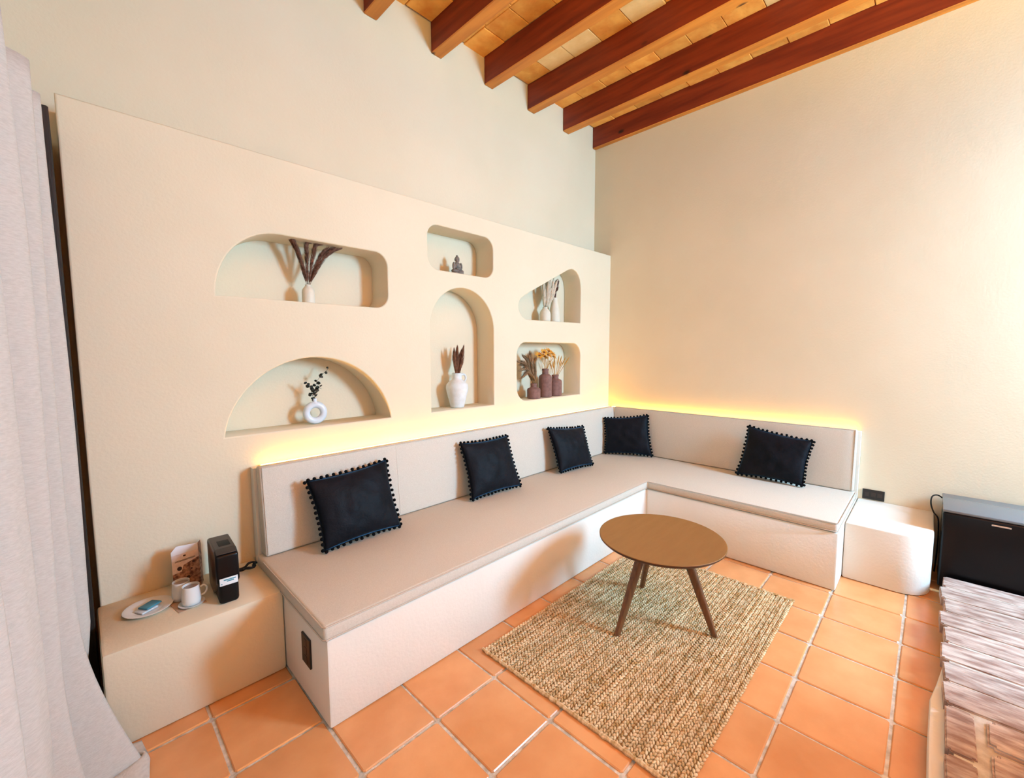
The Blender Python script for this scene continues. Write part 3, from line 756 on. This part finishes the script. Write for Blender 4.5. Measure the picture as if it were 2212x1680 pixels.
# tall arch: white jug
jc = Vector((-2.152, .105, ZL))
t = thing('ceramic_jug', 'white ceramic jug with one handle in the tall arched niche', 'jug', jc)
obj('body', MB().lathe(jc, [(.052, 0), (.057, .004), (.060, .02), (.072, .07), (.086, .125), (.092, .160), (.088, .188), (.070, .210), (.048, .224), (.040, .235), (.038, .270), (.040, .282), (.035, .282), (.033, .262)], 32), 'stone_white', t, auto=60)
obj('mouth', MB().lathe(jc+Vector((0, 0, .268)), [(.0005, 0), (.034, 0), (.034, .0008), (.0005, .0008)], 20), 'ink_dark', t)
obj('handle', MB().tube(smooth_path([jc+Vector(v_) for v_ in ((.036, 0, .258), (.052, -.004, .270), (.076, -.006, .266), (.088, -.006, .243), (.082, -.004, .215), (.066, 0, .200))]), .0085, 10), 'stone_white', t)
for i, (dx, dz, y) in enumerate([(-.028, .445, .105), (.0, .47, .10), (.012, .462, .12), (.062, .475, .10), (.048, .44, .115)]):
    plume('reed_plume', ORD([0, 1, 2, 4, 3][i], 5) + ' rust brown reed plumes in the white jug', 'dried plant', 'reed plumes in the white jug',
          [(jc.x+dx*.15, .105, ZL+.20), (jc.x+dx*.35, y, ZL+.29), (jc.x+dx*.75, y, ZL+.38), (jc.x+dx, y-.005, ZL+dz)], .024, 800, 40+i, .06, 'reed_red', start=.22, hr=.0014)
# sail niche: two white bottles
wb = (-1.035, .10, 1.872); wt = (-.868, .115, 1.873)
vessel('bottle_vase', 'short white bottle vase with ivory pampas in the sail-shaped niche', 'vase', wb, [(.048, 0), (.054, .004), (.056, .02), (.056, .075), (.050, .098), (.036, .118), (.026, .127), (.024, .140)], 'cream_vase', (.0235, .141))
vessel('bottle_vase', 'tall slim white bottle vase with maroon flowers in the sail-shaped niche', 'vase', wt, [(.050, 0), (.057, .004), (.058, .03), (.055, .09), (.045, .15), (.034, .20), (.029, .225), (.030, .245)], 'cream_vase', (.0295, .246))
for i, (dx, dz, y) in enumerate([(-.030, .385, .10), (.035, .40, .085), (.085, .43, .10), (.13, .425, .095), (.16, .395, .085), (.05, .42, .12)]):
    plume('pampas_plume', ORD([0, 1, 3, 4, 5, 2][i], 6) + ' ivory pampas plumes in the short white vase', 'dried plant', 'ivory pampas plumes',
          [(wb[0]+dx*.06, .10, 1.99), (wb[0]+dx*.25, y, 2.05), (wb[0]+dx*.65, y, 2.16), (wb[0]+dx, y, 1.873+dz)], .030, 900, 60+i, .06, 'pampas', start=.15, hr=.0022)
for i, (dx, dz) in enumerate([(-.018, .36), (.012, .385), (.040, .40), (.020, .345)]):
    fl = Vector((wt[0]+dx, .11-.01*(i % 2), 1.873+dz))
    th = thing('dried_flower', ORD([0, 1, 3, 2][i], 4) + ' maroon dried flowers in the tall white vase', 'dried plant', (wt[0], .115, 2.09), 'maroon flowers in the tall white vase')
    obj('stem', MB().tube([(wt[0]+dx*.3, .115, 2.09), (wt[0]+dx*.5, .113, 2.16), fl], .0035, 5), 'maroon', th)
    obj('flower_head', plume_mesh([fl-Vector((0, 0, .03)), fl, fl+Vector((.004, 0, .03))], .028, 170, 90+i, .025, start=0, hr=.0030), 'maroon', th, auto=0)
# lower right niche: three rosy clay bottles
c1, c2, c3 = (-1.238, .070, ZL+.001), (-1.046, .085, ZL+.001), (-.868, .100, ZL+.001)
vessel('clay_bottle', 'shortest rosy clay bottle with tan grass, left of three', 'vase', c1, [(.058, 0), (.065, .004), (.066, .02), (.066, .085), (.060, .098), (.040, .106), (.029, .112), (.028, .128), (.031, .134), (.031, .146)], 'clay_pink', (.029, .146), 'rosy clay bottles')
vessel('clay_bottle', 'tallest rosy clay bottle with golden flowers, middle of three', 'vase', c2, [(.058, 0), (.065, .004), (.066, .02), (.066, .20), (.060, .215), (.042, .226), (.032, .232), (.031, .262), (.034, .268), (.034, .282)], 'clay_pink', (.032, .282), 'rosy clay bottles')
vessel('clay_bottle', 'mid-height rosy clay bottle with golden spikes, right of three', 'vase', c3, [(.060, 0), (.068, .004), (.069, .02), (.069, .148), (.062, .162), (.042, .172), (.034, .178), (.033, .196), (.037, .202), (.037, .214)], 'clay_pink', (.035, .214), 'rosy clay bottles')
for i, (dx, dz, y) in enumerate([(-.215, .36, .06), (-.205, .285, .05), (-.195, .225, .04), (-.13, .40, .08), (-.08, .395, .06), (-.04, .41, .09), (-.015, .36, .05), (-.16, .33, .09)]):
    plume('grass_plume', ORD([0, 1, 2, 4, 5, 6, 7, 3][i], 8) + ' tan grass plumes in the shortest clay bottle', 'dried plant', 'tan grass plumes',
          [(c1[0], c1[1], ZL+.12), (c1[0]+dx*.12, y, ZL+.19), (c1[0]+dx*.55, y, ZL+.13+dz*.55), (c1[0]+dx, y-.01, ZL+dz)], .026, 600, 110+i, .085, 'tan_grass', start=.25, hr=.0013)
fr = random.Random(3)
for i, (dx, dz, y) in enumerate([(-.11, .415, .07), (-.06, .445, .055), (-.02, .42, .04), (.02, .455, .06), (.06, .43, .05), (.105, .40, .07), (.0, .40, .10)]):
    fc = Vector((c2[0]+dx, y, ZL+dz))
    th = thing('golden_flower', ORD([0, 1, 2, 4, 5, 6, 3][i], 7) + ' golden dried daisies in the tallest clay bottle', 'dried plant', (c2[0], c2[1], ZL+.26), 'golden dried flowers')
    obj('stem', MB().tube(smooth_path([(c2[0]+dx*.1, c2[1], ZL+.26), (c2[0]+dx*.35, y, ZL+.33), fc-Vector((0, 0, .01))]), .0022, 5), 'gold_stem', th)
    dirv = Vector((dx*2.5, -.55, .65)).normalized(); s1 = dirv.orthogonal().normalized(); s2 = dirv.cross(s1)
    pm = MB()
    for k in range(24):
        a = 2*math.pi*k/24 + fr.uniform(-.1, .1); o_ = s1*math.cos(a)+s2*math.sin(a); w = (s1*-math.sin(a)+s2*math.cos(a))*.0065
        l = fr.uniform(.042, .058); tpv = fc + o_*l + dirv*fr.uniform(.0, .022); mdv = fc + o_*l*.55 + dirv*.012
        pm.add([fc-w*.4, fc+w*.4, mdv+w, mdv-w, tpv, fc-dirv*.002], [(0, 1, 2, 3), (3, 2, 4), (0, 5, 1)], False)
    ph_ = obj('petals', pm, 'gold_petal', th, auto=0)
    sd_ = MB(); ell(sd_, fc+dirv*.006, .013, .013, .009, 10, 6); obj('seed_head', sd_, 'dark_seed', ph_, auto=0)
for i, (dx, dz, y) in enumerate([(-.125, .375, .08), (-.075, .36, .07), (-.02, .425, .10), (.025, .42, .07), (.095, .415, .09), (.15, .40, .08), (.205, .405, .07), (.12, .37, .10)]):
    bs = Vector((c3[0]+dx*.08, c3[1], ZL+.18)); tp = Vector((c3[0]+dx, y, ZL+dz)); md = bs.lerp(tp, .55)
    o = obj('straw_spike', MB().tube([bs, md, md.lerp(tp, .3), md.lerp(tp, .75), tp], [.0022, .0028, .0070, .0055, .0008], 6), 'gold_stem', origin=bs)
    tag(o, ORD([0, 1, 2, 3, 4, 6, 7, 5][i], 8) + ' golden straw spikes in the right clay bottle', 'dried plant', 'golden straw spikes')

# ------------------------------------------------------------------ on the side counter
ZS = .4065
pc = Vector((-4.188, -.205, ZS))
t = thing('white_plate', 'round white plate holding blue sachets on the plaster counter', 'plate', pc)
obj('dish', MB().lathe(pc, [(.002, .002), (.045, .001), (.050, .0), (.055, .003), (.088, .013), (.091, .016), (.088, .017), (.055, .008), (.045, .0055), (.002, .005)], 40), 'ceramic', t, auto=60)
for i, (dx, dy, rz, m_, lb) in enumerate([(-.008, -.008, .5, 'sachet', 'clear sachet at the bottom of the white plate'), (.006, .004, .62, 'teal', 'teal blue sachet on top of the white plate')]):
    q = pc + Vector((dx, dy, .0065+i*.009))
    mb = MB().bbox(-.034, .034, -.026, .026, 0, .008, .003, 2); rm = Matrix.Rotation(rz, 3, 'Z')
    mb.v = [tuple(rm @ Vector(v_) + q) for v_ in mb.v]
    tag(obj('sugar_sachet', mb, m_, origin=q), lb, 'sachet')
# napkin and cups
mb = MB().bbox(-.055, .055, -.058, .058, 0, .0016, .0005, 1, False); rm = Matrix.Rotation(.18, 3, 'Z'); q = Vector((-4.052, -.272, ZS))
mb.v = [tuple(rm @ Vector(v_) + q) for v_ in mb.v]
tag(obj('paper_napkin', mb, 'paper_brown', origin=q), 'brown paper napkin under the white cups', 'napkin')
def cup(label, c, ang):
    t = thing('coffee_cup', label, 'cup', c, 'white coffee cups')
    bw = obj('bowl', MB().lathe(c, [(.030, 0), (.036, .003), (.038, .02), (.037, .05), (.034, .08), (.0335, .086), (.031, .086), (.031, .078), (.0315, .076), (.002, .075)], 32), 'ceramic', t, auto=60)
    obj('inside', MB().lathe(c+Vector((0, 0, .0755)), [(.0005, 0), (.0305, 0), (.0305, .0006), (.0005, .0006)], 24), 'coffee', bw)
    d = Vector((math.cos(ang), math.sin(ang), 0))
    obj('handle', MB().tube(smooth_path([c+d*a+Vector((0, 0, z)) for a, z in ((.034, .066), (.050, .070), (.060, .058), (.058, .040), (.048, .028), (.036, .026))]), .0042, 8), 'ceramic', t)
sc_ = Vector((-4.042, -.295, ZS+.0017))
o = obj('saucer', MB().lathe(sc_, [(.002, .001), (.028, .0), (.034, .002), (.050, .007), (.051, .009), (.034, .005), (.002, .004)], 32), 'ceramic', origin=sc_, auto=60)
tag(o, 'small white saucer under the front coffee cup', 'saucer')
cup('white coffee cup in front, standing on a saucer', sc_+Vector((0, 0, .0055)), -.05)
cup('white coffee cup behind the front cup, by the leaflet', Vector((-4.066, -.205, ZS+.0017)), 1.2)
# leaflet stand
t = thing('leaflet', 'upright printed coffee leaflet leaning by the black machine', 'leaflet', (-4.025, -.115, ZS))
def card(y, pts, m_, nm, th_=.0012, par=None):
    mb = MB(); vs = [(x, y+(z-ZS)*.10, z) for x, z in pts] + [(x, y+th_+(z-ZS)*.10, z) for x, z in pts]; n = len(pts)
    mb.add(vs, [tuple(range(n)), tuple(range(2*n-1, n-1, -1))] + [(i, n+i, n+(i+1) % n, (i+1) % n) for i in range(n)])
    return obj(nm, mb, m_, par or t)
x0, x1 = -4.085, -3.978
fp = card(-.125, [(x0, ZS), (x1, ZS), (x1, ZS+.215), (x0+.022, ZS+.222), (x0, ZS+.198)], 'card_white', 'front_panel')
card(-.1262, [(x0, ZS+.075), (x1, ZS+.075), (x1, ZS+.185), (x0, ZS+.180)], 'card_pink', 'tinted_field', .0008, fp)
card(-.1275, [(x0, ZS), (x1, ZS), (x1, ZS+.150), (x0+.045, ZS+.125), (x0+.035, ZS+.095), (x0, ZS+.090)], 'card_photo', 'printed_picture', .0008, fp)
card(-.1285, [(x0+.046, ZS+.167), (x0+.056, ZS+.168), (x0+.056, ZS+.175), (x0+.046, ZS+.174)], 'ink_dark', 'printed_mark', .0006, fp)
for zz in (.152, .148): card(-.1285, [(x0+.012, ZS+zz-.003), (x1-.015, ZS+zz+.003), (x1-.015, ZS+zz+.0045), (x0+.012, ZS+zz-.0015)], 'ink_dark', 'text_line', .0006, fp)
for px, pz, r_ in ((.028, .113, .010), (.085, .132, .006), (.060, .062, .008), (.075, .10, .004)):
    card(-.1288, [(x0+px+r_*math.cos(a*math.pi/5), ZS+pz+r_*math.sin(a*math.pi/5)) for a in range(10)], 'ink_dark', 'printed_bean', .0005, fp)
mb = MB(); mb.add([(x1, -.125, ZS), (x1+.018, -.075, ZS), (x1+.018, -.055, ZS+.21), (x1, -.1035, ZS+.215)] + [(x1+.0015, -.125, ZS), (x1+.0195, -.075, ZS), (x1+.0195, -.055, ZS+.21), (x1+.0015, -.1035, ZS+.215)],
       [(0, 1, 2, 3), (7, 6, 5, 4), (0, 4, 5, 1), (1, 5, 6, 2), (2, 6, 7, 3), (3, 7, 4, 0)])
obj('side_panel', mb, 'card_photo', t)
# coffee machine
mc = Vector((-3.905, -.25, ZS))
t = thing('coffee_machine', 'black capsule coffee machine with a white label on its front', 'coffee machine', mc)
def mach(poly, x0_, x1_, bev_, m_, nm, par=None):
    b = bmesh.new(); lo = [b.verts.new((x0_, y, z)) for y, z in poly]; f = b.faces.new(lo); r_ = bmesh.ops.extrude_face_region(b, geom=[f])
    for v in [g for g in r_['geom'] if isinstance(g, bmesh.types.BMVert)]: v.co.x = x1_
    bmesh.ops.recalc_face_normals(b, faces=b.faces[:])
    bmesh.ops.bevel(b, geom=b.edges[:], offset=bev_, segments=3, profile=.5, affect='EDGES')
    rm_ = Matrix.Rotation(-.06, 3, 'Z')
    for v in b.verts: v.co = rm_ @ Vector(v.co) + mc
    return obj(nm, MB().bm(b, True), m_, par or t)
mach([(-.155, .10), (-.148, .228), (-.10, .243), (.10, .240), (.115, .225), (.118, .0), (-.02, .0), (-.085, .045)], -.046, .046, .010, 'black_plastic', 'body')
mach([(-.160, .0), (-.160, .125), (-.120, .125), (-.03, .03), (-.03, .0)], -.040, .040, .016, 'black_matt', 'front_column')
ml = mach([(-.142, .2365), (-.10, .2475), (.085, .2445), (.085, .235), (-.142, .232)], -.040, .040, .003, 'grey_plastic', 'lid')
mach([(-.105, .2465), (.0, .2485), (.0, .244), (-.105, .243)], -.020, .028, .001, 'black_matt', 'lever_recess', ml)
mb_ = mach([(-.158, .092), (-.1635, .092), (-.1635, .126), (-.158, .126)], -.036, .036, .0012, 'label_white', 'label')
for zz, a_, b_ in ((.115, -.020, .028), (.108, -.008, .020), (.0985, -.030, -.026)):
    mach([(-.163, zz), (-.1641, zz), (-.1641, zz+.005), (-.163, zz+.005)], a_, b_, .0002, 'ink_teal', 'label_print', mb_)
cr_ = [(-3.865, -.135, .425), (-3.845, -.115, .430)]
for i in range(40):
    a = i*.42; rr = .036+.010*math.sin(i*1.3); cr_.append((-3.772+rr*math.cos(a+2.5)*1.05, -.135+rr*math.sin(a+2.5)*.95, .418+.022*abs(math.sin(i*.21))+.004*math.sin(i*1.7)))
obj('power_cord', MB().tube(smooth_path(cr_, 3), .0052, 6), 'black_matt', t)
